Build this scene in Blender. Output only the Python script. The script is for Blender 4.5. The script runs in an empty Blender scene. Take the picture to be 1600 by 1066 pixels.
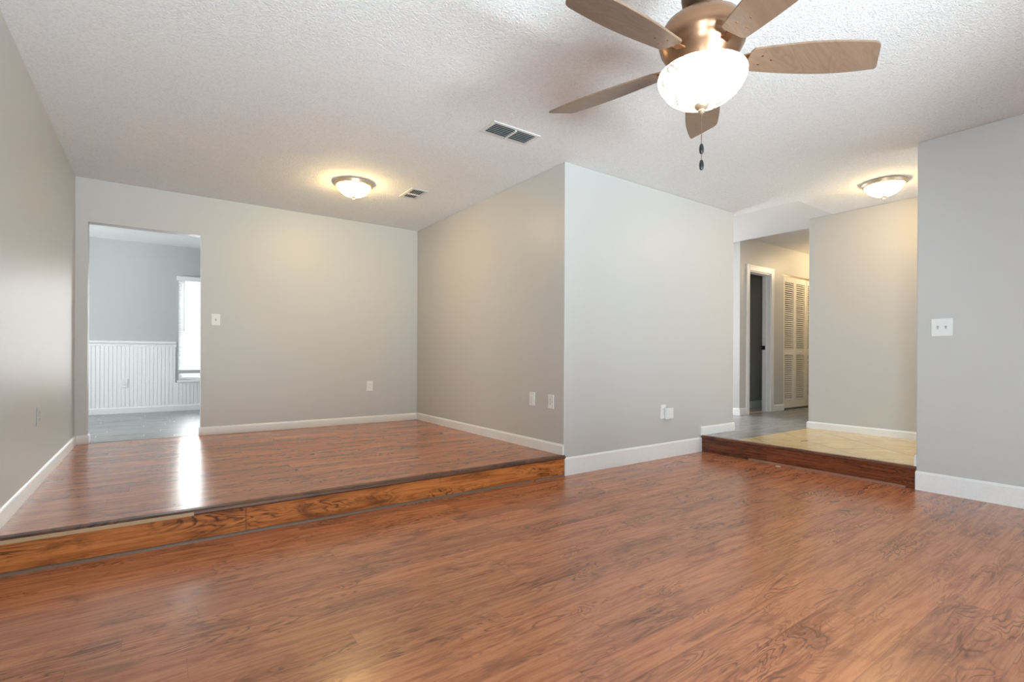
import bpy, bmesh, math, random
from mathutils import Vector, Matrix

# ------------------------------------------------------------------ camera, world, daylight, exposure
scene = bpy.context.scene
COL = scene.collection
R = math.radians
random.seed(7)

cam_d = bpy.data.cameras.new('camera')
cam = bpy.data.objects.new('camera', cam_d)
COL.objects.link(cam)
cam_d.sensor_width = 36.0
cam_d.lens = 36.0 * 780.64 / 1600.0
cam_d.shift_y = 24.3 / 1600.0
cam_d.clip_start = 0.05
cam.matrix_world = (Matrix.Translation((0, 0, 0.968)) @ Matrix.Rotation(R(-35.4311), 4, 'Z')
                    @ Matrix.Rotation(R(90), 4, 'X') @ Matrix.Rotation(R(0.2475), 4, 'Z'))
scene.camera = cam

world = bpy.data.worlds.new('World')
scene.world = world
world.use_nodes = True
bgn = world.node_tree.nodes['Background']
bgn.inputs['Color'].default_value = (0.86, 0.93, 1.0, 1)
bgn.inputs['Strength'].default_value = 1.0

scene.view_settings.view_transform = 'Standard'
scene.view_settings.look = 'None'
scene.view_settings.gamma = 1.0
scene.view_settings.use_curve_mapping = False
scene.view_settings.exposure = 0.34

DAY = (0.815, 0.92, 1.0)
KDAY = (0.95, 0.97, 1.0)
WARM = (1.0, 0.74, 0.42)

def area_light(name, loc, rot, sx, sy, power, color):
    l = bpy.data.lights.new(name, 'AREA')
    l.shape = 'RECTANGLE'; l.size = sx; l.size_y = sy; l.energy = power; l.color = color
    o = bpy.data.objects.new(name, l); COL.objects.link(o)
    o.location = loc; o.rotation_euler = rot
    return o

# daylight at the glazed openings, and added fill lights
area_light('daylight_rear_glass_door', (0.9, -2.40, 1.2), (R(90), 0, 0), 2.5, 2.1, 20, DAY)          # faces +Y
area_light('fill_ceiling_bounce', (0.7, -3.10, 0.02), (R(168), 0, 0), 3.0, 1.4, 1150, DAY)   # added fill panel behind the camera, aimed up to brighten the ceiling
area_light('fill_left_side', (-0.72, -0.62, 1.15), (0, R(-90), 0), 0.8, 0.56, 95, DAY)   # faces +X; added fill for the right wall and centre block
area_light('daylight_kitchen_window', (0.70, 8.86, 1.33), (R(-90), 0, 0), 0.92, 1.5, 52, KDAY)   # faces -Y
area_light('fill_kitchen_side', (-3.12, 7.4, 1.4), (0, R(-90), 0), 1.4, 1.8, 100, KDAY)             # faces +X; added fill for the kitchen and its doorway
area_light('daylight_passage_window', (5.88, 6.06, 1.5), (R(-90), 0, 0), 1.2, 1.3, 60, KDAY)     # faces -Y
area_light('fill_foyer', (5.4, -0.06, 1.35), (R(90), 0, 0), 1.1, 2.0, 9, DAY)    # faces +Y; unseen fill added to brighten the foyer

# ------------------------------------------------------------------ materials
def new_mat(name):
    m = bpy.data.materials.new(name); m.use_nodes = True
    nt = m.node_tree
    return m, nt, nt.nodes['Principled BSDF']

def N(nt, kind, **kw):
    n = nt.nodes.new(kind)
    for k, v in kw.items():
        setattr(n, k, v)
    return n

def ramp(nt, fac, stops):
    n = nt.nodes.new('ShaderNodeValToRGB')
    cr = n.color_ramp
    while len(cr.elements) < len(stops): cr.elements.new(0.5)
    for e, (p, c) in zip(cr.elements, stops):
        e.position = p; e.color = (*c, 1) if len(c) == 3 else c
    nt.links.new(fac, n.inputs['Fac'])
    return n.outputs['Color']

def math_n(nt, op, a, b=None, c=None):
    n = nt.nodes.new('ShaderNodeMath'); n.operation = op
    for i, v in enumerate((a, b, c)):
        if v is None: continue
        if isinstance(v, (int, float)): n.inputs[i].default_value = v
        else: nt.links.new(v, n.inputs[i])
    return n.outputs[0]

def mixc(nt, fac, a, b, mode='MIX'):
    n = nt.nodes.new('ShaderNodeMix'); n.data_type = 'RGBA'; n.blend_type = mode
    def put(sock, v):
        if isinstance(v, (int, float)): sock.default_value = v
        elif isinstance(v, tuple): sock.default_value = (*v, 1)
        else: nt.links.new(v, sock)
    put(n.inputs[0], fac); put(n.inputs[6], a); put(n.inputs[7], b)
    return n.outputs[2]

def bump(nt, bs, height, strength, dist):
    b = nt.nodes.new('ShaderNodeBump')
    b.inputs['Strength'].default_value = strength; b.inputs['Distance'].default_value = dist
    nt.links.new(height, b.inputs['Height']); nt.links.new(b.outputs['Normal'], bs.inputs['Normal'])

def pos(nt):
    return nt.nodes.new('ShaderNodeNewGeometry').outputs['Position']

def noise(nt, vec, scale, detail=2.0, rough=0.5, dist=0.0):
    n = nt.nodes.new('ShaderNodeTexNoise')
    n.inputs['Scale'].default_value = scale; n.inputs['Detail'].default_value = detail
    n.inputs['Roughness'].default_value = rough; n.inputs['Distortion'].default_value = dist
    nt.links.new(vec, n.inputs['Vector'])
    return n.outputs['Fac']

def plain(name, col, rough=0.5, metal=0.0, grain=0.0, scale=60):
    m, nt, bs = new_mat(name)
    bs.inputs['Roughness'].default_value = rough; bs.inputs['Metallic'].default_value = metal
    f = noise(nt, pos(nt), scale, 3)
    c = ramp(nt, f, [(0.3, tuple(x * 0.97 for x in col)), (0.7, tuple(min(1, x * 1.02) for x in col))])
    nt.links.new(c, bs.inputs['Base Color'])
    if grain: bump(nt, bs, f, grain, 0.002)
    return m

def wall_paint(name, col, rough=0.42):
    m, nt, bs = new_mat(name)
    bs.inputs['Roughness'].default_value = rough
    f = noise(nt, pos(nt), 160, 2)
    big = noise(nt, pos(nt), 1.3, 2)
    c = ramp(nt, big, [(0.3, tuple(x * 0.985 for x in col)), (0.7, col)])
    nt.links.new(c, bs.inputs['Base Color'])
    bump(nt, bs, f, 0.08, 0.002)
    return m

def popcorn(name, col):
    m, nt, bs = new_mat(name)
    bs.inputs['Roughness'].default_value = 0.9
    bs.inputs['Specular IOR Level'].default_value = 0.2
    p = pos(nt)
    a = noise(nt, p, 92, 3, 0.6)
    b = noise(nt, p, 170, 2, 0.6)
    h = math_n(nt, 'ADD', math_n(nt, 'MULTIPLY', a, 0.7), math_n(nt, 'MULTIPLY', b, 0.4))
    # the stretch over the hall entrance is finished smooth
    sx = nt.nodes.new('ShaderNodeSeparateXYZ'); nt.links.new(p, sx.inputs[0])
    smooth = math_n(nt, 'MULTIPLY', math_n(nt, 'GREATER_THAN', sx.outputs[0], 5.3), math_n(nt, 'GREATER_THAN', sx.outputs[1], 2.45))
    h = math_n(nt, 'MULTIPLY', h, math_n(nt, 'SUBTRACT', 1.0, math_n(nt, 'MULTIPLY', smooth, 0.9)))
    c = ramp(nt, h, [(0.35, tuple(x * 0.84 for x in col)), (0.60, col)])
    nt.links.new(c, bs.inputs['Base Color'])
    bump(nt, bs, h, 0.85, 0.011)
    return m

def plank_wood(name, light, mid, dark, width=0.128, length=1.22, rough=0.27, vert=False, grain_amt=1.0, seam=0.0016, ofs=0.0, spec=0.42, joint=None):
    """laminate boards along world X; rows stacked along Y (or along Z for a riser)"""
    m, nt, bs = new_mat(name)
    p = pos(nt)
    s = nt.nodes.new('ShaderNodeSeparateXYZ'); nt.links.new(p, s.inputs[0])
    if vert == 'x':
        x, y = s.outputs[0], s.outputs[2]
    elif vert == 'y':
        x, y = s.outputs[1], s.outputs[2]
    else:
        x, y = s.outputs[0], s.outputs[1]
    y = math_n(nt, 'ADD', y, 10.0 + ofs)
    ry = math_n(nt, 'DIVIDE', y, width)
    row = math_n(nt, 'FLOOR', ry)
    wn = nt.nodes.new('ShaderNodeTexWhiteNoise'); wn.noise_dimensions = '1D'; nt.links.new(row, wn.inputs['W'])
    xs = math_n(nt, 'ADD', math_n(nt, 'ADD', x, 20.0), math_n(nt, 'MULTIPLY', wn.outputs['Value'], length))
    rx = math_n(nt, 'DIVIDE', xs, length)
    colm = math_n(nt, 'FLOOR', rx)
    cid = nt.nodes.new('ShaderNodeCombineXYZ'); nt.links.new(row, cid.inputs[0]); nt.links.new(colm, cid.inputs[1])
    wn2 = nt.nodes.new('ShaderNodeTexWhiteNoise'); wn2.noise_dimensions = '3D'; nt.links.new(cid.outputs[0], wn2.inputs['Vector'])
    rnd = wn2.outputs['Value']
    bs.inputs['Specular IOR Level'].default_value = spec
    # grain space, each board shifted
    def gvec(kx, ky, kz):
        g = nt.nodes.new('ShaderNodeCombineXYZ')
        nt.links.new(math_n(nt, 'MULTIPLY', x, kx), g.inputs[0])
        nt.links.new(math_n(nt, 'MULTIPLY', y, ky), g.inputs[1])
        nt.links.new(math_n(nt, 'MULTIPLY', rnd, kz), g.inputs[2])
        return g.outputs[0]
    big = noise(nt, gvec(2.3, 11.0, 37.0), 1.0, 2.5, 0.5, 1.1)       # cathedral field
    fine = noise(nt, gvec(4.0, 70.0, 11.0), 1.0, 4, 0.72, 0.5)       # straight fibre
    mid_ = noise(nt, gvec(1.6, 26.0, 19.0), 1.0, 3, 0.6, 0.8)        # broad streaks
    blot = noise(nt, gvec(3.4, 9.0, 53.0), 1.0, 4, 0.66, 0.8)        # darker smudges
    ring = math_n(nt, 'SINE', math_n(nt, 'MULTIPLY', math_n(nt, 'ADD', big, math_n(nt, 'MULTIPLY', fine, 0.05)), 72.0))
    ring = math_n(nt, 'POWER', math_n(nt, 'MULTIPLY_ADD', ring, 0.5, 0.5), 3.5)
    mask = noise(nt, gvec(2.2, 7.0, 71.0), 1.0, 3, 0.55)
    maskc = ramp(nt, mask, [(0.44, (0, 0, 0)), (0.62, (1, 1, 1))])
    c = ramp(nt, math_n(nt, 'ADD', math_n(nt, 'MULTIPLY', fine, 0.55), math_n(nt, 'MULTIPLY', mid_, 0.45)), [(0.38, mid), (0.56, light)])
    c = mixc(nt, math_n(nt, 'MULTIPLY', math_n(nt, 'MULTIPLY', ring, maskc), 0.72 * grain_amt), c, dark)
    bl = ramp(nt, blot, [(0.53, (0, 0, 0)), (0.70, (1, 1, 1))])
    c = mixc(nt, math_n(nt, 'MULTIPLY', bl, 0.50 * grain_amt), c, dark)
    tone = ramp(nt, rnd, [(0.0, (0.86, 0.86, 0.88)), (0.5, (1, 1, 1)), (1.0, (1.10, 1.07, 1.05))])
    c = mixc(nt, 1.0, c, tone, 'MULTIPLY')
    # seams
    fy = math_n(nt, 'FRACT', ry); fx = math_n(nt, 'FRACT', rx)
    sy = math_n(nt, 'LESS_THAN', math_n(nt, 'MINIMUM', fy, math_n(nt, 'SUBTRACT', 1.0, fy)), seam * 0.5 / width)
    sxx = math_n(nt, 'LESS_THAN', math_n(nt, 'MINIMUM', fx, math_n(nt, 'SUBTRACT', 1.0, fx)), seam * 0.5 / length)
    sm = math_n(nt, 'MAXIMUM', sy, sxx)
    c = mixc(nt, math_n(nt, 'MULTIPLY', sm, 0.85 if joint else 0.35), c, joint or tuple(v * 0.5 for v in dark))
    nt.links.new(c, bs.inputs['Base Color'])
    rr = math_n(nt, 'MULTIPLY_ADD', fine, 0.10, rough - 0.05)
    nt.links.new(rr, bs.inputs['Roughness'])
    hh = math_n(nt, 'SUBTRACT', fine, math_n(nt, 'MULTIPLY', sm, 0.6))
    bump(nt, bs, hh, 0.10, 0.002)
    return m

def tile_mat(name, c1, c2, grout, size, rot, rough=0.35, mortar=0.004):
    m, nt, bs = new_mat(name)
    mp = nt.nodes.new('ShaderNodeMapping'); mp.inputs['Rotation'].default_value = (0, 0, R(rot))
    mp.inputs['Location'].default_value = (0.11, 0.05, 0)
    nt.links.new(pos(nt), mp.inputs['Vector'])
    br = nt.nodes.new('ShaderNodeTexBrick'); br.offset = 0.0
    nt.links.new(mp.outputs[0], br.inputs['Vector'])
    br.inputs['Scale'].default_value = 1.0; br.inputs['Mortar Size'].default_value = mortar
    br.inputs['Brick Width'].default_value = size; br.inputs['Row Height'].default_value = size
    br.inputs['Mortar Smooth'].default_value = 0.1
    v = noise(nt, pos(nt), 5.0, 5, 0.6, 0.8)
    base = ramp(nt, v, [(0.32, c1), (0.68, c2)])
    c = mixc(nt, br.outputs['Fac'], base, grout)
    nt.links.new(c, bs.inputs['Base Color'])
    bs.inputs['Roughness'].default_value = rough
    bump(nt, bs, math_n(nt, 'SUBTRACT', 1.0, br.outputs['Fac']), 0.3, 0.002)
    return m

def emit_glass(name, col, strength, vein=0.0, alb=0.93):
    m, nt, bs = new_mat(name)
    bs.inputs['Base Color'].default_value = (alb, alb * 0.98, alb * 0.94, 1)
    bs.inputs['Roughness'].default_value = 0.25
    bs.inputs['Emission Color'].default_value = (*col, 1)
    v = noise(nt, pos(nt), 13.0, 4, 0.6, 2.2)
    lo = strength * (1 - vein)
    st = ramp(nt, v, [(0.40, (lo / strength,) * 3), (0.56, (1, 1, 1))])
    nt.links.new(math_n(nt, 'MULTIPLY', st, strength), bs.inputs['Emission Strength'])
    return m

M = {}
M['wall'] = wall_paint('wall_paint_light_grey', (0.56, 0.556, 0.545))
M['wall_left'] = wall_paint('wall_paint_satin_grey', (0.56, 0.567, 0.570), 0.42)
M['kwall'] = wall_paint('kitchen_wall_paint', (0.51, 0.510, 0.510), 0.5)
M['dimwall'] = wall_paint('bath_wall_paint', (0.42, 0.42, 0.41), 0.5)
M['ceil'] = popcorn('popcorn_ceiling', (0.86, 0.86, 0.86))
M['smooth_ceil'] = plain('smooth_ceiling_paint', (0.78, 0.78, 0.77), 0.8)
M['trim'] = plain('white_trim_paint', (0.84, 0.84, 0.84), 0.32)
M['plastic'] = plain('white_plastic', (0.80, 0.80, 0.79), 0.35)
M['slot'] = plain('dark_slot', (0.12, 0.12, 0.12), 0.6)
M['toggle'] = plain('grey_plastic', (0.50, 0.50, 0.50), 0.4)
M['floor'] = plank_wood('laminate_floor_planks', (0.545, 0.213, 0.100), (0.355, 0.120, 0.052), (0.100, 0.035, 0.018), rough=0.235, spec=0.78)
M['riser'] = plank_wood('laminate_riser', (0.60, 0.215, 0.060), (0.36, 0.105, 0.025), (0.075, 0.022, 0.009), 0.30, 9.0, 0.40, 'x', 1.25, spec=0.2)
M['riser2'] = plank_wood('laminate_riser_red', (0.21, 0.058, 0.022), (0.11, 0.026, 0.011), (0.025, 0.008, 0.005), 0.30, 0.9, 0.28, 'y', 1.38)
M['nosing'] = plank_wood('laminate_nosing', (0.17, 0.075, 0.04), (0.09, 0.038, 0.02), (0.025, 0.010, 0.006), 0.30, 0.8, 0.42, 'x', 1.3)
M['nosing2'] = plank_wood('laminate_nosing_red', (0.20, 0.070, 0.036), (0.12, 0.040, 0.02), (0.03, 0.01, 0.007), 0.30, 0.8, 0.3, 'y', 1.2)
M['rawwood'] = plain('bare_tan_board', (0.50, 0.34, 0.19), 0.55, 0, 0.2, 40)
M['mold'] = plain('taupe_moulding', (0.19, 0.12, 0.085), 0.4, 0, 0.2, 50)
M['mold2'] = plain('pinkish_brown_moulding', (0.30, 0.135, 0.085), 0.35, 0, 0.2, 50)
M['ktile'] = plank_wood('grey_wood_look_tile', (0.36, 0.36, 0.36), (0.22, 0.22, 0.22), (0.09, 0.09, 0.09), 0.155, 0.92, 0.33, False, 1.1, 0.007, joint=(0.62, 0.62, 0.62))
M['htile'] = plank_wood('grey_plank_hall_floor', (0.36, 0.36, 0.36), (0.25, 0.25, 0.25), (0.13, 0.13, 0.12), 0.155, 0.92, 0.25, False, 0.8, 0.003)
M['btile'] = tile_mat('beige_diagonal_tile', (0.60, 0.44, 0.21), (0.72, 0.57, 0.33), (0.26, 0.17, 0.08), 0.46, 38, 0.25, 0.0028)
M['bathtile'] = tile_mat('bath_tile', (0.55, 0.52, 0.44), (0.62, 0.58, 0.50), (0.4, 0.37, 0.3), 0.3, 0, 0.35)
M['bronze'] = plain('brushed_bronze', (0.30, 0.17, 0.10), 0.30, 0.9, 0.0, 80)
M['darkbronze'] = plain('dark_bronze', (0.12, 0.075, 0.05), 0.38, 0.85)
M['nickel'] = plain('satin_champagne_metal', (0.62, 0.50, 0.36), 0.35, 0.7)
M['blade'] = plank_wood('brown_fan_blade', (0.225, 0.150, 0.100), (0.195, 0.126, 0.083), (0.150, 0.095, 0.062), 0.5, 3.0, 0.38, False, 0.7, 0.0)
M['bowl'] = emit_glass('alabaster_glass_lit', (1.0, 0.90, 0.76), 3.0, 0.93, 0.45)
M['dome'] = emit_glass('frosted_glass_lit', (1.0, 0.72, 0.29), 56.0, 0.1)
M['dome_dim'] = emit_glass('frosted_glass_lit_dimmer', (1.0, 0.70, 0.32), 38.0, 0.1)
M['ventpaint'] = plain('white_vent_enamel', (0.68, 0.68, 0.67), 0.45)
M['ventdark'] = plain('vent_duct_dark', (0.035, 0.035, 0.035), 0.8)
M['black'] = plain('black_metal', (0.015, 0.015, 0.015), 0.4, 0.3)
M['chain'] = plain('antique_brass_chain', (0.16, 0.12, 0.09), 0.4, 0.7)
def translucent(name, col):
    m = bpy.data.materials.new(name); m.use_nodes = True
    nt = m.node_tree; nt.nodes.clear()
    out = nt.nodes.new('ShaderNodeOutputMaterial'); mix = nt.nodes.new('ShaderNodeMixShader'); mix.inputs[0].default_value = 0.5
    a = nt.nodes.new('ShaderNodeBsdfDiffuse'); b = nt.nodes.new('ShaderNodeBsdfTranslucent')
    f = noise(nt, pos(nt), 50, 2)
    c = ramp(nt, f, [(0.3, tuple(x * 0.97 for x in col)), (0.7, col)])
    nt.links.new(c, a.inputs['Color']); nt.links.new(c, b.inputs['Color'])
    nt.links.new(a.outputs[0], mix.inputs[1]); nt.links.new(b.outputs[0], mix.inputs[2]); nt.links.new(mix.outputs[0], out.inputs[0])
    return m
M['slat'] = translucent('white_blind_slat', (0.88, 0.88, 0.88))
M['blind'] = plain('white_vinyl', (0.86, 0.86, 0.86), 0.4)
M['louver'] = plain('cream_white_paint', (0.80, 0.77, 0.70), 0.4)
M['chip'] = plain('cream_splinter', (0.65, 0.50, 0.35), 0.7)
M['leaf'] = plain('dark_dry_leaf', (0.10, 0.055, 0.025), 0.8)

def glass_pane():
    m = bpy.data.materials.new('window_glass'); m.use_nodes = True
    nt = m.node_tree; nt.nodes.clear()
    out = nt.nodes.new('ShaderNodeOutputMaterial'); mix = nt.nodes.new('ShaderNodeMixShader')
    tr = nt.nodes.new('ShaderNodeBsdfTransparent'); gl = nt.nodes.new('ShaderNodeBsdfGlossy')
    gl.inputs['Roughness'].default_value = 0.02
    tr.inputs['Color'].default_value = (0.95, 0.97, 0.96, 1)
    fr = nt.nodes.new('ShaderNodeFresnel'); fr.inputs['IOR'].default_value = 1.45
    nt.links.new(fr.outputs[0], mix.inputs[0]); nt.links.new(tr.outputs[0], mix.inputs[1])
    nt.links.new(gl.outputs[0], mix.inputs[2]); nt.links.new(mix.outputs[0], out.inputs[0])
    return m
M['glass'] = glass_pane()

# ------------------------------------------------------------------ mesh helpers
def box(bm, x0, y0, z0, x1, y1, z1, mi=0):
    v = [bm.verts.new(c) for c in ((x0, y0, z0), (x1, y0, z0), (x1, y1, z0), (x0, y1, z0),
                                   (x0, y0, z1), (x1, y0, z1), (x1, y1, z1), (x0, y1, z1))]
    for f in ((0, 3, 2, 1), (4, 5, 6, 7), (0, 1, 5, 4), (1, 2, 6, 5), (2, 3, 7, 6), (3, 0, 4, 7)):
        fc = bm.faces.new([v[i] for i in f]); fc.material_index = mi
    return v

def prism(bm, pts, axis, a, b):
    """pts: profile (u,w); axis 'x' -> (a..b, u, w); axis 'y' -> (u, a..b, w); axis 'z' -> (u, w, a..b)"""
    def mk(t, u, w):
        return {'x': (t, u, w), 'y': (u, t, w), 'z': (u, w, t)}[axis]
    A = [bm.verts.new(mk(a, u, w)) for u, w in pts]
    B = [bm.verts.new(mk(b, u, w)) for u, w in pts]
    n = len(pts)
    bm.faces.new(A); bm.faces.new(list(reversed(B)))
    for i in range(n):
        j = (i + 1) % n
        bm.faces.new([A[i], B[i], B[j], A[j]])

def lathe(bm, prof, cx=0, cy=0, seg=48):
    rings = []
    for r, z in prof:
        if r < 1e-6:
            rings.append([bm.verts.new((cx, cy, z))])
        else:
            rings.append([bm.verts.new((cx + r * math.cos(2 * math.pi * i / seg), cy + r * math.sin(2 * math.pi * i / seg), z)) for i in range(seg)])
    for a, b in zip(rings, rings[1:]):
        for i in range(seg):
            j = (i + 1) % seg
            if len(a) == 1 and len(b) == 1: continue
            if len(a) == 1: bm.faces.new([a[0], b[j], b[i]])
            elif len(b) == 1: bm.faces.new([a[i], a[j], b[0]])
            else: bm.faces.new([a[i], a[j], b[j], b[i]])

def obj(name, bm, mat, parent=None, smooth=False, bevel=0.0, seg=2, loc=None):
    bmesh.ops.recalc_face_normals(bm, faces=bm.faces[:])
    me = bpy.data.meshes.new(name); bm.to_mesh(me); bm.free()
    for m in (mat if isinstance(mat, (list, tuple)) else [mat]): me.materials.append(m)
    o = bpy.data.objects.new(name, me); COL.objects.link(o)
    if smooth:
        for p in me.polygons: p.use_smooth = True
        me.set_sharp_from_angle(angle=R(38))
    if bevel:
        b = o.modifiers.new('edge', 'BEVEL'); b.width = bevel; b.segments = seg; b.limit_method = 'ANGLE'
    if parent: o.parent = parent
    if loc: o.location = loc
    return o

def boxes(*bs):
    bm = bmesh.new()
    for b in bs: box(bm, *b)
    return bm

def struct(name, bm, mat, parent=None, bevel=0.0):
    o = obj(name, bm, mat, parent, bevel=bevel)
    if parent is None: o['kind'] = 'structure'
    return o

def thing(name, label, cat, loc=(0, 0, 0), rot=(0, 0, 0), group=None):
    o = bpy.data.objects.new(name, None); COL.objects.link(o)
    o.empty_display_size = 0.1
    o.location = loc; o.rotation_euler = rot
    o['label'] = label; o['category'] = cat
    if group: o['group'] = group
    return o

# ------------------------------------------------------------------ dimensions of the house
S, H = 0.165, 2.56                 # raised floor, ceiling
YB, XB, XE, YW, XL = 3.067, 2.705, 5.169, 5.883, -0.594
XR, YR, XF, YF, XH, YH, YK = 4.574, 1.2745, 6.098, 2.699, 6.60, 3.822, 8.68
XS = 4.58                          # right-hand step
T = 0.12
HH = 2.65                          # hall ceiling

# ------------------------------------------------------------------ floors
struct('floor', boxes((XL - T, -2.32, -0.12, XR + T, YB, 0)), M['floor'])
struct('floor_dining', boxes((XL - T, YB + 0.004, -0.12, XB, YW + 0.02, S)), M['floor'])
struct('floor_kitchen', boxes((-3.1, YW + 0.02, -0.12, 1.9, YK + 0.3, S)), M['ktile'])
struct('floor_foyer', boxes((XS + 0.006, 0.05, -0.12, XF + 0.05, YF - 0.01, S)), M['btile'])
struct('floor_hall', boxes((XS + 0.006, YF - 0.01, -0.12, 10.2, YH + 0.05, S), (XE, YH + 0.05, -0.12, XH + T, 6.0, S)), M['htile'])
struct('floor_bath', boxes((XH + T, YH + 0.05, -0.12, 10.2, 5.3, S + 0.004)), M['bathtile'])

# ------------------------------------------------------------------ ceilings
struct('ceiling', boxes((XL - T, -2.32, H, XH - 0.1, YW + T, H + 0.2)), M['ceil'])
struct('ceiling_hall', boxes((XH - 0.1, -0.1, HH, 10.2, 6.0, HH + 0.1)), M['smooth_ceil'])
struct('ceiling_kitchen', boxes((-3.1, YW + T, 2.54, 1.9, YK + 0.3, 2.7)), M['smooth_ceil'])

# ------------------------------------------------------------------ walls
def pierced(x0, x1, y0, y1, z0, z1, holes):
    """wall along X in one piece; holes = [(xa, xb, ztop)] reach down to z0"""
    pts = [(x0, z0)]
    for xa, xb, zt in holes:
        pts += [(xa, z0), (xa, zt), (xb, zt), (xb, z0)]
    pts += [(x1, z0), (x1, z1), (x0, z1)]
    bm = bmesh.new(); prism(bm, pts, 'y', y0, y1)
    return bm
OL, OR_, OT = -0.507, 0.362, 2.168   # doorway to the kitchen
struct('wall_left', boxes((XL - T, -0.3, 0, XL, YW, H), (XL - T, -2.2, 0, XL, -0.95, H), (XL - T, -0.95, 0, XL, -0.3, 0.72), (XL - T, -0.95, 1.58, XL, -0.3, H)), M['wall_left'])
struct('wall_back', pierced(-3.1, XB, YW, YW + T, S, H, [(OL, OR_, OT)]), M['wall'], bevel=0.004)
struct('wall_center', boxes((XB, YB, 0, XE, YW + T, H)), M['wall'], bevel=0.006)
struct('wall_right', boxes((XR, -2.2, 0, XR + T, YR, H)), M['wall'], bevel=0.006)
struct('wall_foyer', boxes((XF, 0.05, S, XF + T, YF, H), (XF + T, YF - T, S, 10.1, YF, HH)), M['wall'], bevel=0.006)
struct('wall_entry', pierced(XR + T, XF + T, -0.07, 0.05, S, H, [(4.85, 5.95, 2.35)]), M['wall'])
DL, DR, DT = 6.832, 7.42, 2.205      # hall door opening
CL_, CR_, CT = 7.815, 9.30, 2.245    # closet opening
struct('wall_hall', pierced(XH, 10.1, YH, YH + 0.11, S, HH, [(DL, DR, DT), (CL_, CR_, CT)]), M['wall'])
struct('wall_passage', boxes((XH, YH + 0.11, S, XH + T, 6.0, HH)), M['wall'])
struct('wall_passage_end', boxes((XE, YW, S, XE + 0.11, YW + T, HH), (XH - 0.12, YW, S, XH, YW + T, HH), (XE + 0.11, YW, S, XH - 0.12, YW + T, 0.85), (XE + 0.11, YW, 2.15, XH - 0.12, YW + T, HH)), M['wall'])
struct('wall_hall_end', boxes((10.1, YF, S, 10.2, 5.3, HH)), M['wall'])
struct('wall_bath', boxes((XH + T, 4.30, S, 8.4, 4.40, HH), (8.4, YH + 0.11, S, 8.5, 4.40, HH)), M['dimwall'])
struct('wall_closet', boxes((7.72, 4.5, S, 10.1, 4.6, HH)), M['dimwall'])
# rear wall with wide glazed opening (behind the camera)
struct('wall_rear', pierced(XL - T, XR + T, -2.32, -2.2, 0, H, [(-0.4, 2.2, 2.2)]), M['wall'])
# kitchen shell
WX0, WX1, WZ0, WZ1 = 0.262, 1.16, 0.60, 2.06
struct('wall_kitchen', boxes((-3.1, YK, S, WX0, YK + T, 2.54), (WX1, YK, S, 1.9, YK + T, 2.54),
                             (WX0, YK, S, WX1, YK + T, WZ0), (WX0, YK, WZ1, WX1, YK + T, 2.54)), M['kwall'])
struct('wall_kitchen_side', boxes((1.8, YW + T, S, 1.9, YK, 2.54)), M['kwall'])
struct('wall_kitchen_left', boxes((-3.1, YW + T, S, -3.0, 6.45, 2.54), (-3.1, 8.35, S, -3.0, YK, 2.54), (-3.1, 6.45, S, -3.0, 8.35, 0.65), (-3.1, 6.45, 2.15, -3.0, 8.35, 2.54)), M['kwall'])
w4 = struct('added_window_4', boxes((-3.08, 6.45, 0.65, -3.03, 6.50, 2.15), (-3.08, 8.30, 0.65, -3.03, 8.35, 2.15), (-3.08, 6.50, 0.65, -3.03, 8.30, 0.70), (-3.08, 6.50, 2.10, -3.03, 8.30, 2.15)), M['trim'])  # unseen window, added so the kitchen side fill has an opening
obj('window_pane', boxes((-3.06, 6.50, 0.70, -3.055, 8.30, 2.10)), M['glass'], w4)

# ------------------------------------------------------------------ baseboards
def bb_profile(h, t, sgn):
    return [(0, 0), (sgn * t, 0), (sgn * t, h - 0.014), (sgn * t * 0.72, h - 0.007), (sgn * t * 0.45, h - 0.002), (sgn * t * 0.3, h), (0, h)]

def baseboard(name, axis, at, sgn, a, b, z, h, t=0.014, mat='trim'):
    bm = bmesh.new()
    segs = a if isinstance(a, list) else [(a, b)]
    for s0, s1 in segs:
        prism(bm, [(at + u, z + w) for u, w in bb_profile(h, t, sgn)], axis, s0, s1)
    return struct(name, bm, M[mat])

baseboard('baseboard_left', 'y', XL, 1, YB + 0.004, YW, S, 0.084)
baseboard('baseboard_left_lower', 'y', XL, 1, -2.2, YB - 0.03, 0, 0.14)
baseboard('baseboard_back', 'x', YW, -1, [(XL + 0.014, OL), (OR_, XB)], None, S, 0.082)
baseboard('baseboard_doorway', 'y', OL, 1, YW - 0.014, YW + T, S, 0.082, 0.012)
baseboard('baseboard_doorway_right', 'y', OR_, -1, YW - 0.014, YW + T, S, 0.082, 0.012)
baseboard('baseboard_center', 'y', XB, -1, YB + 0.001, YW - 0.014, S, 0.086)
baseboard('baseboard_center_lower', 'x', YB, -1, XB, XS, 0, 0.146)
baseboard('baseboard_center_upper', 'x', YB, -1, XS - 0.012, XE + 0.014, S, 0.090)
baseboard('baseboard_center_end', 'y', XE, 1, YB, YW, S, 0.090)
baseboard('baseboard_right', 'y', XR, -1, -2.2, YR + 0.002, 0, 0.138)
baseboard('baseboard_right_end', 'x', YR, 1, XR + 0.01, XR + T, S + 0.002, 0.088)
baseboard('baseboard_foyer', 'y', XF, -1, 0.05, YF, S, 0.075)
baseboard('baseboard_foyer_end', 'x', YF, 1, XF - 0.014, 10.1, S, 0.075)
baseboard('baseboard_hall', 'x', YH, -1, [(XH - 0.014, DL - 0.075), (DR + 0.085, CL_)], None, S, 0.095)
baseboard('baseboard_passage', 'y', XH, -1, YH, YW, S, 0.095)
baseboard('baseboard_bath', 'x', 4.30, -1, XH + T, 8.4, S + 0.004, 0.10)
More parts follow.
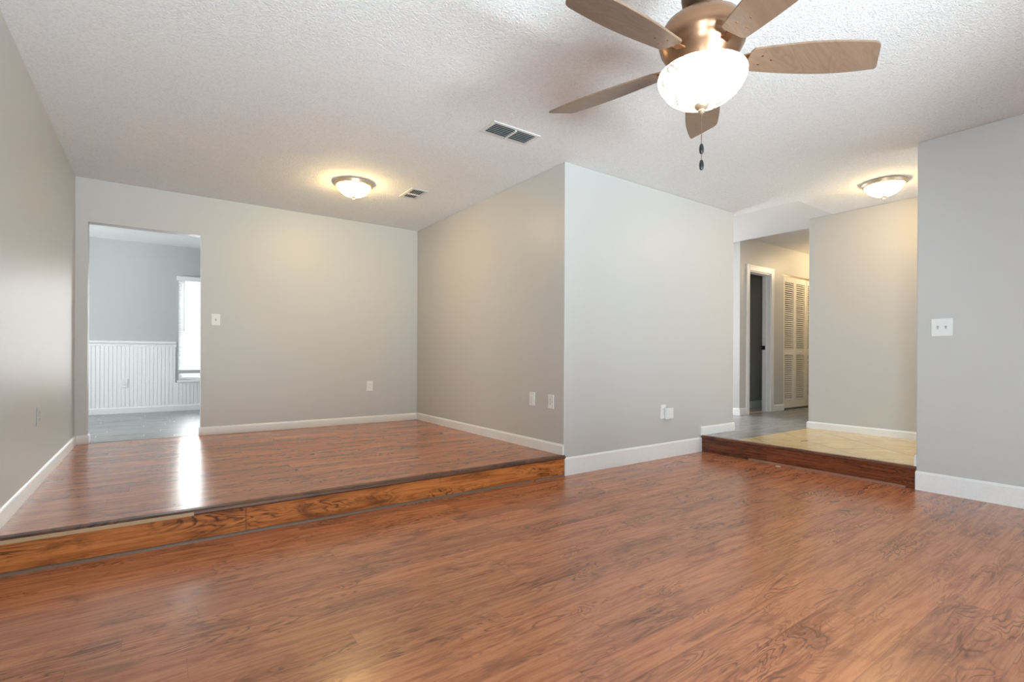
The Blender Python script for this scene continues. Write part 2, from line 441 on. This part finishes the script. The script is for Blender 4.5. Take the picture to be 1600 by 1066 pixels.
baseboard('baseboard_kitchen', 'x', YK - 0.012, -1, -3.0, 1.8, S, 0.085)

# ------------------------------------------------------------------ steps
# dining platform: riser boards, nosing, bare worn edge, quarter-round
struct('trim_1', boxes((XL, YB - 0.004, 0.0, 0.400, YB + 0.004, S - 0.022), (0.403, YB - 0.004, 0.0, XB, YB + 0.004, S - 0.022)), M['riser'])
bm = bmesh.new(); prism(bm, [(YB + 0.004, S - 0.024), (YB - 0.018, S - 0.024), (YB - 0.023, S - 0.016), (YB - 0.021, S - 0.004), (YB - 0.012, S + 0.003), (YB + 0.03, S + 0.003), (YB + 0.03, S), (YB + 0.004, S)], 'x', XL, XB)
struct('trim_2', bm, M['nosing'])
bm = bmesh.new(); prism(bm, [(YB - 0.012, S - 0.0235), (YB - 0.0245, S - 0.0235), (YB - 0.0245, S - 0.006), (YB - 0.012, S - 0.006)], 'x', XL, 0.16)
struct('trim_3', bm, M['rawwood'])
def quarter(bm, y, z, r, a, b, axis, sgn):
    pts = [(y, z)] + [(y + sgn * r * math.cos(t * math.pi / 12), z + r * math.sin(t * math.pi / 12)) for t in range(0, 7)]
    prism(bm, pts, axis, a, b)
bm = bmesh.new(); quarter(bm, YB - 0.004, 0.0, 0.014, XL, 2.36, 'x', -1); quarter(bm, YB - 0.004, 0.0, 0.013, 2.40, XB - 0.01, 'x', -1)
struct('trim_4', bm, M['mold'])
struct('trim_11', boxes((OL, YW + 0.016, S - 0.005, OR_, YW + 0.024, S + 0.0015)), M['slot'])
# foyer step
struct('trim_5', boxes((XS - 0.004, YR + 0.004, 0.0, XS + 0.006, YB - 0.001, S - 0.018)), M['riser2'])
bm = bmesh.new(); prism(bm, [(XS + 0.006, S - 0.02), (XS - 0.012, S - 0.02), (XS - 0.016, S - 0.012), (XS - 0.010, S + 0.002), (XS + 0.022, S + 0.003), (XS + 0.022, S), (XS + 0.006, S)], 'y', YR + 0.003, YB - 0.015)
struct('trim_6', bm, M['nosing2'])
bm = bmesh.new(); quarter(bm, XS - 0.005, 0.0, 0.017, YR + 0.06, 2.55, 'y', -1)
struct('trim_7', bm, M['mold2'])

# ------------------------------------------------------------------ kitchen beadboard, chair rail
bm = bmesh.new()
pitch = 0.045
def bead_run(bm, a, b, z0, z1):
    n = int((b - a) / pitch)
    for i in range(n + 1):
        x0 = a + i * pitch; x1 = min(x0 + pitch - 0.007, b)
        if x1 - x0 < 0.004: continue
        box(bm, x0, YK - 0.012, z0, x1, YK, z1)
    box(bm, a, YK - 0.006, z0, b, YK, z1)
bead_run(bm, -3.0, WX0 - 0.04, S, 1.10)
bead_run(bm, WX0 - 0.04, WX1 + 0.04, S, WZ0 - 0.03)
struct('trim_8', bm, M['trim'])
bm = bmesh.new()
prism(bm, [(YK, 1.085), (YK - 0.014, 1.085), (YK - 0.016, 1.10), (YK - 0.012, 1.112), (YK - 0.020, 1.122), (YK - 0.032, 1.135), (YK - 0.034, 1.158), (YK, 1.162)], 'x', -3.0, WX0 - 0.03)
struct('trim_9', bm, M['trim'])

# kitchen window: white frame, sill, pane
w = struct('window_1', boxes((WX0, YK + 0.05, WZ0, WX0 + 0.04, YK + 0.09, WZ1), (WX1 - 0.04, YK + 0.05, WZ0, WX1, YK + 0.09, WZ1),
                             (WX0 + 0.04, YK + 0.05, WZ0, WX1 - 0.04, YK + 0.09, WZ0 + 0.05), (WX0 + 0.04, YK + 0.05, WZ1 - 0.04, WX1 - 0.04, YK + 0.09, WZ1),
                             (WX0 + 0.04, YK + 0.05, 1.31, WX1 - 0.04, YK + 0.09, 1.35)), M['trim'])
obj('window_liner', boxes((WX0, YK - 0.004, WZ0, WX0 + 0.014, YK + 0.05, WZ1), (WX1 - 0.014, YK - 0.004, WZ0, WX1, YK + 0.05, WZ1), (WX0 + 0.014, YK - 0.004, WZ1 - 0.014, WX1 - 0.014, YK + 0.05, WZ1)), M['trim'], w)
obj('window_sill', boxes((WX0 - 0.02, YK - 0.03, WZ0 - 0.028, WX1 + 0.02, YK + 0.05, WZ0)), M['trim'], w, bevel=0.004)
obj('window_pane', boxes((WX0 + 0.04, YK + 0.068, WZ0 + 0.05, WX1 - 0.04, YK + 0.072, WZ1 - 0.04)), M['glass'], w)
# mini blind in front of the window
b = thing('window_blind', 'white horizontal mini blind lowered over the kitchen window', 'blind', (WX0, YK, WZ1))
bw = WX1 - WX0
obj('valance', boxes((-0.030, -0.060, -0.020, bw + 0.030, -0.0005, 0.045)), M['blind'], b, bevel=0.004)
bm = bmesh.new()
z = -0.030
while z > -1.30:
    v = [bm.verts.new(c) for c in ((-0.008, -0.036, z - 0.006), (bw + 0.008, -0.036, z - 0.006), (bw + 0.008, -0.016, z + 0.006), (-0.008, -0.016, z + 0.006))]
    bm.faces.new(v)
    z -= 0.0225
sl = obj('slats', bm, M['slat'], b)
sm = sl.modifiers.new('thick', 'SOLIDIFY'); sm.thickness = 0.0010
obj('bottom_rail', boxes((-0.008, -0.042, -1.355, bw + 0.008, -0.010, -1.305)), M['toggle'], b, bevel=0.003)
bm = bmesh.new(); lathe(bm, [(0, -0.75), (0.0045, -0.75), (0.0045, -0.02), (0, -0.02)], 0.062, -0.048, 10)
obj('wand', bm, M['toggle'], b, True)

# rear glazed door frame (behind the camera)
w = struct('window_2', boxes((-0.4, -2.30, 0, -0.33, -2.23, 2.2), (2.13, -2.30, 0, 2.2, -2.23, 2.2), (-0.33, -2.30, 2.13, 2.13, -2.23, 2.2), (0.86, -2.30, 0.06, 0.94, -2.23, 2.13), (-0.33, -2.30, 0, 2.13, -2.23, 0.06)), M['trim'])
obj('window_pane', boxes((-0.33, -2.28, 0.06, 0.86, -2.275, 2.13), (0.94, -2.28, 0.06, 2.13, -2.275, 2.13)), M['glass'], w)

w = struct('added_window_3', boxes((XL - 0.09, -0.95, 0.72, XL - 0.03, -0.91, 1.58), (XL - 0.09, -0.34, 0.72, XL - 0.03, -0.3, 1.58), (XL - 0.09, -0.91, 0.72, XL - 0.03, -0.34, 0.75), (XL - 0.09, -0.91, 1.55, XL - 0.03, -0.34, 1.58)), M['trim'])  # window behind the camera, added only to carry the left fill light
obj('window_pane', boxes((XL - 0.064, -0.91, 0.75, XL - 0.060, -0.34, 1.55)), M['glass'], w)

# ------------------------------------------------------------------ hall door frame and closet doors
d = struct('door_1', boxes((DL - 0.075, YH - 0.018, S, DL, YH, DT + 0.085), (DR, YH - 0.018, S, DR + 0.085, YH, DT + 0.085), (DL, YH - 0.018, DT, DR, YH, DT + 0.085)), M['trim'], bevel=0.004)
obj('jamb', boxes((DL - 0.001, YH - 0.004, S, DL + 0.014, YH + 0.112, DT), (DR - 0.014, YH - 0.004, S, DR + 0.001, YH + 0.112, DT), (DL + 0.014, YH - 0.004, DT - 0.014, DR - 0.014, YH + 0.112, DT),
                  (DR - 0.026, YH + 0.045, S, DR - 0.014, YH + 0.080, DT - 0.014), (DL + 0.014, YH + 0.045, DT - 0.026, DR - 0.014, YH + 0.080, DT - 0.014)), M['trim'], d)
o = obj('strike_plate', boxes((DR - 0.030, YH + 0.060, 1.085, DR - 0.0255, YH + 0.112, 1.145)), M['black'], d); o['label'] = 'black metal strike plate'

def louver_leaf(wd, ht):
    """one bifold leaf, local x 0..wd, y 0..0.028, z 0..ht"""
    bm = bmesh.new()
    st, th = 0.045, 0.028
    mz = ht * 0.405
    box(bm, 0, 0, 0, st, th, ht); box(bm, wd - st, 0, 0, wd, th, ht)
    for z0, z1 in ((0, 0.125), (mz, mz + 0.085), (ht - 0.085, ht)):
        box(bm, st, 0, z0, wd - st, th, z1)
    for a, bq in ((0.125, mz), (mz + 0.085, ht - 0.085)):
        n = int((bq - a) / 0.032); p = (bq - a) / n
        for i in range(n):
            zc = a + (i + 0.5) * p
            c, s_ = 0.017, 0.013
            pts = [(0.014 - 0.010, zc - s_), (0.014 + 0.010, zc + s_ - 0.004), (0.014 + 0.010, zc + s_), (0.014 - 0.010, zc - s_ + 0.006)]
            prism(bm, pts, 'x', st, wd - st)
    return bm
leaf_w = (CR_ - CL_ - 0.02) / 4
leafz = S + 0.026; leafh = CT - 0.025 - leafz
for k, nm in enumerate(('door_2', 'door_3')):
    e = thing(nm, ('left pair of white louvered bifold closet doors in the hall', 'white louvered closet leaf nearest the foyer wall, right of the bifold pair')[k], 'closet door', (CL_ + 0.005 + k * 2 * (leaf_w + 0.003), YH + 0.006, leafz))
    e['kind'] = 'structure'
    for j in range(2):
        obj('louvered_panel', louver_leaf(leaf_w - 0.002, leafh), M['louver'], e, loc=(j * leaf_w, 0, 0))
    kb = bmesh.new()
    lathe(kb, [(0, 0), (0.011, 0), (0.007, 0.010), (0.013, 0.020), (0.015, 0.026), (0.010, 0.032), (0, 0.033)], 0, 0, 20)
    ko = obj('door_knob', kb, M['louver'], e, True, loc=((1.45 if k == 0 else 0.5) * leaf_w, 0, leafh * 0.405 + 0.045))
    ko.rotation_euler = (R(90), 0, 0)
struct('trim_10', boxes((CL_, YH + 0.004, CT - 0.022, CR_, YH + 0.036, CT)), M['nickel'])

# ------------------------------------------------------------------ flush-mount ceiling lights
def flush_light(loc, label, glass, r=0.172):
    t = thing('ceiling_light', label, 'ceiling light', loc, group='flush dome ceiling lights')
    bm = bmesh.new()
    lathe(bm, [(0, 0), (r * 0.93, 0), (r, -0.004), (r, -0.012), (r * 0.975, -0.020), (r * 0.96, -0.030), (r * 0.90, -0.036), (r * 0.86, -0.034), (r * 0.86, -0.012), (0, -0.012)], seg=64)
    obj('metal_pan', bm, M['nickel'], t, True)
    bm = bmesh.new()
    rg = r * 0.85
    prof = [(rg * math.cos(a), -0.030 - 0.098 * math.sin(a) ** 1.15) for a in [i * math.pi / 2 / 14 for i in range(14)]] + [(0, -0.128)]
    lathe(bm, [(rg, -0.020)] + prof, seg=64)
    obj('glass_dome', bm, M[glass], t, True)
    bm = bmesh.new()
    lathe(bm, [(0, -0.126), (0.020, -0.127), (0.016, -0.133), (0.007, -0.138), (0.006, -0.143), (0.010, -0.149), (0.006, -0.156), (0, -0.158)], seg=24)
    obj('finial', bm, M['nickel'], t, True)
    return t
flush_light((1.475, 4.60, H), 'lit frosted dome ceiling light beside the small ceiling vent', 'dome')
flush_light((5.36, 1.735, H), 'lit frosted dome ceiling light over the beige tiled foyer, half behind the right wall', 'dome_dim')
hl = bpy.data.lights.new('hall_lamp', 'POINT'); hl.energy = 19; hl.color = WARM; hl.shadow_soft_size = 0.12
ho = bpy.data.objects.new('hall_lamp', hl); COL.objects.link(ho); ho.location = (8.6, 3.15, 2.48)

# ------------------------------------------------------------------ ceiling vents
def vent(cx, cy, lx, ly, along, label):
    t = thing('ceiling_vent', label, 'air vent', (cx, cy, H), (0, 0, 0 if along == 'x' else R(90)), group='ceiling air registers')
    L, W = (lx, ly) if along == 'x' else (ly, lx)
    fr = 0.026
    bm = bmesh.new()
    for (x0, y0, x1, y1) in ((-L/2, -W/2, L/2, -W/2 + fr), (-L/2, W/2 - fr, L/2, W/2), (-L/2, -W/2 + fr, -L/2 + fr, W/2 - fr), (L/2 - fr, -W/2 + fr, L/2, W/2 - fr)):
        box(bm, x0, y0, -0.008, x1, y1, 0.0)
    obj('vent_frame', bm, M['ventpaint'], t, bevel=0.003)
    obj('duct_backing', boxes((-L/2 + fr, -W/2 + fr, -0.0015, L/2 - fr, W/2 - fr, -0.0005)), M['ventdark'], t)
    bm = bmesh.new()
    n = 6; p = (W - 2 * fr) / n
    for i in range(n):
        y = -W/2 + fr + (i + (0.85 if along == 'x' else 0.35)) * p
        sg = -1 if along == 'x' else 1
        prism(bm, [(y, -0.003), (y + 0.002, -0.002), (y + sg * 0.013 + 0.002, -0.014), (y + sg * 0.013, -0.015)], 'x', -L/2 + fr, L/2 - fr)
    obj('louvers', bm, M['ventpaint'], t)
    obj('divider_bar', boxes((-0.006, -W/2 + fr, -0.017, 0.006, W/2 - fr, -0.0055)), M['ventpaint'], t)
    return t
vent(2.048, 2.91, 0.40, 0.19, 'x', 'long white louvered ceiling vent left of the fan blades')
vent(2.045, 4.545, 0.175, 0.30, 'y', 'small louvered ceiling vent beside the lit dome light')

# ------------------------------------------------------------------ switches and outlets (local: plate in XZ, facing -Y)
def face_rot(face):
    return {'-y': (0, 0, 0), '-x': (0, 0, R(-90)), '+x': (0, 0, R(90))}[face]

def plate(t, w, h, th=0.006, mat='plastic'):
    return obj('cover_plate', boxes((-w/2, -th, -h/2, w/2, 0, h/2)), M[mat], t, bevel=0.003)

def outlet(loc, face, label, w=0.075, h=0.118, mat='plastic'):
    t = thing('wall_outlet', label, 'outlet', loc, face_rot(face), 'wall outlets')
    plate(t, w, h, mat=mat)
    for sz in (-0.020, 0.020):
        bm = bmesh.new()
        pts = [(0.016 * math.cos(a), sz + max(-0.0125, min(0.0125, 0.0165 * math.sin(a)))) for a in [i * 2 * math.pi / 20 for i in range(20)]]
        prism(bm, pts, 'y', -0.0078, -0.0058)
        f = obj('socket', bm, M[mat], t)
        obj('socket_slots', boxes((-0.0065, -0.0086, sz - 0.001, -0.0045, -0.0076, sz + 0.007), (0.0045, -0.0086, sz - 0.001, 0.0065, -0.0076, sz + 0.007), (-0.002, -0.0086, sz - 0.009, 0.002, -0.0076, sz - 0.005)), M['slot'], f)
    bm = bmesh.new(); lathe(bm, [(0, 0), (0.003, 0), (0.003, 0.0016), (0, 0.002)], 0, 0, 12)
    s = obj('screw', bm, M['toggle'], t, loc=(0, -0.0058, 0)); s.rotation_euler = (R(90), 0, 0)
    return t

def switch(loc, face, label, gangs, w, h, nm='light_switch'):
    t = thing(nm, label, 'light switch', loc, face_rot(face), 'light switches')
    plate(t, w, h)
    for g in range(gangs):
        x = (g - (gangs - 1) / 2) * 0.046
        bm = bmesh.new()
        box(bm, x - 0.0055, -0.0075, -0.012, x + 0.0055, -0.0058, 0.012)
        prism(bm, [(-0.0070, -0.003), (-0.0175, 0.005), (-0.0175, 0.010), (-0.0070, 0.009)], 'x', x - 0.0042, x + 0.0042)
        obj('toggle', bm, M['toggle'], t)
        for sz in (-0.030, 0.030):
            bm = bmesh.new(); lathe(bm, [(0, 0), (0.003, 0), (0.003, 0.0016), (0, 0.002)], 0, 0, 12)
            s = obj('screw', bm, M['plastic'], t, loc=(x, -0.0058, sz)); s.rotation_euler = (R(90), 0, 0)
    return t

switch((0.489, YW, 1.329), '-y', 'white single toggle switch right of the kitchen doorway', 1, 0.078, 0.118)
switch((XR, 1.128, 1.190), '-x', 'white double toggle switch plate on the right-hand wall', 2, 0.122, 0.126)
outlet((2.088, YW, 0.607), '-y', 'white outlet low on the back wall of the raised room')
outlet((XB, 3.232, 0.590), '-x', 'white outlet nearest the outer corner of the centre wall')
outlet((XL, 4.195, 0.587), '+x', 'grey outlet seen edge-on low on the left wall', mat='wall_left')
outlet((-0.357, YK - 0.012, 0.578), '-y', 'white outlet on beadboard wainscot below the kitchen chair rail')
t = thing('cable_plate', 'white blank wall plate left of the outlet on the centre wall', 'wall plate', (XB, 3.488, 0.596), face_rot('-x'))
plate(t, 0.078, 0.120)
obj('insert', boxes((-0.017, -0.0085, -0.034, 0.017, -0.0055, 0.034)), M['plastic'], t, bevel=0.0015)
outlet((3.965, YB, 0.445), '-y', 'white outlet partly covered by a plugged-in box above the lower baseboard', 0.078, 0.135)
t = thing('plug_in_adapter', 'white square box plugged into the outlet on the centre wall front', 'plug-in device', (4.022, YB - 0.0090, 0.428))
obj('adapter_body', boxes((-0.046, -0.034, -0.055, 0.046, 0, 0.055)), M['plastic'], t, bevel=0.006)
obj('adapter_lid', boxes((-0.040, -0.038, -0.046, 0.040, -0.0335, 0.046)), M['plastic'], t, bevel=0.003)

# ------------------------------------------------------------------ ceiling fan
FX, FY, FZ = 1.672, 1.123, 2.075
fan = thing('ceiling_fan', 'bronze five-blade ceiling fan with a lit glass bowl', 'ceiling fan', (FX, FY, H))
def fo(name, prof, mat, seg=64, parent=fan):
    bm = bmesh.new(); lathe(bm, [(r, z - H) for r, z in prof], seg=seg)
    return obj(name, bm, M[mat], parent, True)
fo('canopy', [(0, H), (0.072, H), (0.072, H - 0.012), (0.066, H - 0.035), (0.045, H - 0.060), (0.020, H - 0.070), (0, H - 0.070)], 'darkbronze')
fo('downrod', [(0, H - 0.06), (0.0125, H - 0.06), (0.0125, 2.36), (0, 2.36)], 'darkbronze', 24)
fo('yoke_cover', [(0, 2.40), (0.030, 2.40), (0.062, 2.385), (0.074, 2.355), (0.075, 2.325), (0.070, 2.295), (0.056, 2.272), (0.046, 2.266), (0.046, 2.248), (0, 2.248)], 'darkbronze')
fo('motor_housing', [(0, 2.254), (0.060, 2.254), (0.105, 2.242), (0.138, 2.218), (0.154, 2.188), (0.157, 2.162), (0.150, 2.135), (0.144, 2.128), (0.143, 2.122), (0.128, 2.098), (0.118, 2.084), (0.108, 2.066), (0, 2.066)], 'bronze')
fo('light_fitter', [(0, 2.068), (0.100, 2.066), (0.122, 2.052), (0.128, 2.040), (0.126, 2.033), (0, 2.033)], 'bronze')
rb = 0.160
prof = [(rb - 0.010, 2.036), (rb - 0.002, 2.036), (rb, 2.030), (rb - 0.001, 2.024)]
for i in range(1, 17):
    a = i / 16
    prof.append((rb * math.cos(a * math.pi / 2) ** 0.80 if i < 16 else 0.0, 2.022 - 0.104 * math.sin(a * math.pi / 2) ** 1.35))
fo('glass_bowl', prof, 'bowl', 72)
fo('finial', [(0, 1.926), (0.027, 1.924), (0.027, 1.917), (0.021, 1.907), (0.012, 1.902), (0.013, 1.896), (0.009, 1.890), (0.004, 1.886), (0, 1.885)], 'nickel', 32)

def blade_bm():
    """blade along +x, counter-clockwise (+y) edge is the longer one"""
    n = 40; r0, r1 = 0.168, 0.665
    top, bot = [], []
    for i in range(n + 1):
        u = i / n; x = r0 + (r1 - r0) * u
        hw = 0.050 + 0.026 * math.sin(min(1.0, u / 0.62) * math.pi / 2) - 0.018 * max(0, (u - 0.62) / 0.38) ** 1.8
        top.append((x, hw))
    for i in range(n + 1):
        u = i / n; x = r0 + (r1 - 0.050 - r0) * u
        hw = 0.050 + 0.026 * math.sin(min(1.0, u / 0.62) * math.pi / 2) - 0.010 * max(0, (u - 0.62) / 0.38) ** 1.8
        bot.append((x, -hw))
    # rounded tip corners
    xt, yt = top[-1]; xb, yb = bot[-1]
    top = top[:-1] + [(xt - 0.006, yt + 0.001), (xt - 0.001, yt - 0.004), (xt - 0.001, yt - 0.010)]
    bot = bot[:-2] + [(xb - 0.012, yb + 0.002), (xb - 0.003, yb + 0.007), (xb + 0.005, yb + 0.017)]
    top[0] = (r0, 0.036); top.insert(1, (r0 + 0.006, 0.047)); bot[0] = (r0, -0.036); bot.insert(1, (r0 + 0.006, -0.047))
    pts = top + bot[::-1]
    bm = bmesh.new()
    prism(bm, pts, 'z', -0.004, 0.004)
    return bm
def iron_bm():
    bm = bmesh.new()
    prism(bm, [(0.085, -0.020), (0.150, -0.015), (0.185, -0.026), (0.215, -0.034), (0.245, -0.030), (0.268, -0.014), (0.275, 0.0),
               (0.268, 0.014), (0.245, 0.030), (0.215, 0.034), (0.185, 0.026), (0.150, 0.015), (0.085, 0.020)], 'z', 0.0042, 0.0100)
    for sx, sy in ((0.215, -0.020), (0.215, 0.020), (0.255, 0.0)):
        bm2 = bmesh.new(); lathe(bm2, [(0, -0.0062), (0.004, -0.0055), (0.0045, -0.0040), (0, -0.0040)], sx, sy, 10)
        me = bpy.data.meshes.new('screws'); bm2.to_mesh(me); bm2.free(); bm.from_mesh(me); bpy.data.meshes.remove(me)
    return bm
for k in range(5):
    ang = R(33.5 + 72 * k)
    rot = (Matrix.Rotation(ang, 4, 'Z') @ Matrix.Rotation(R(-13), 4, 'X'))
    o = obj('fan_blade', blade_bm(), M['blade'], fan, bevel=0.002)
    o.matrix_local = Matrix.Translation((0, 0, FZ + 0.012 - H)) @ rot
    q = obj('blade_iron', iron_bm(), M['bronze'], o, bevel=0.0015)
for k, (dx, dy, z0, z1) in enumerate(((-0.006, -0.004, 1.884, 1.772), (0.006, 0.004, 1.884, 1.714))):
    bm = bmesh.new()
    lathe(bm, [(0, z0 - H), (0.0011, z0 - H), (0.0011, z1 - H), (0, z1 - H)], dx * 0.5, dy * 0.5, 8)
    z = z0 - 0.004
    while z > z1:
        bmesh.ops.create_uvsphere(bm, u_segments=8, v_segments=6, radius=0.0018, matrix=Matrix.Translation((dx * 0.5, dy * 0.5, z - H)))
        z -= 0.0062
    ch = obj('pull_chain', bm, M['chain'], fan, True)
    bm = bmesh.new()
    lathe(bm, [(0, z1 - H), (0.0045, z1 - 0.001 - H), (0.0075, z1 - 0.010 - H), (0.0085, z1 - 0.020 - H), (0.0075, z1 - 0.031 - H), (0.005, z1 - 0.037 - H), (0, z1 - 0.038 - H)], dx * 0.5, dy * 0.5, 16)
    obj('pull_knob', bm, M['black'], ch, True)

# ------------------------------------------------------------------ small litter
def litter(name, mat, pts, z, th, label, cat):
    bm = bmesh.new(); prism(bm, pts, 'z', 0, th)
    cx = sum(p[0] for p in pts) / len(pts); cy = sum(p[1] for p in pts) / len(pts)
    bmesh.ops.translate(bm, verts=bm.verts[:], vec=(-cx, -cy, 0))
    o = obj(name, bm, M[mat], None, bevel=0.0006, loc=(cx, cy, z)); o['label'] = label; o['category'] = cat
    return o
litter('wood_splinter', 'chip', [(4.49, 2.235), (4.505, 2.220), (4.515, 2.245), (4.505, 2.268), (4.492, 2.262)], 0.0, 0.006, 'pale wood splinter on the floor below the foyer step', 'splinter')
litter('dry_leaf', 'leaf', [(5.05, 2.30), (5.085, 2.285), (5.12, 2.272), (5.135, 2.280), (5.10, 2.296), (5.07, 2.312)], S, 0.003, 'small dark dry leaf lying on the beige foyer tile', 'leaf')
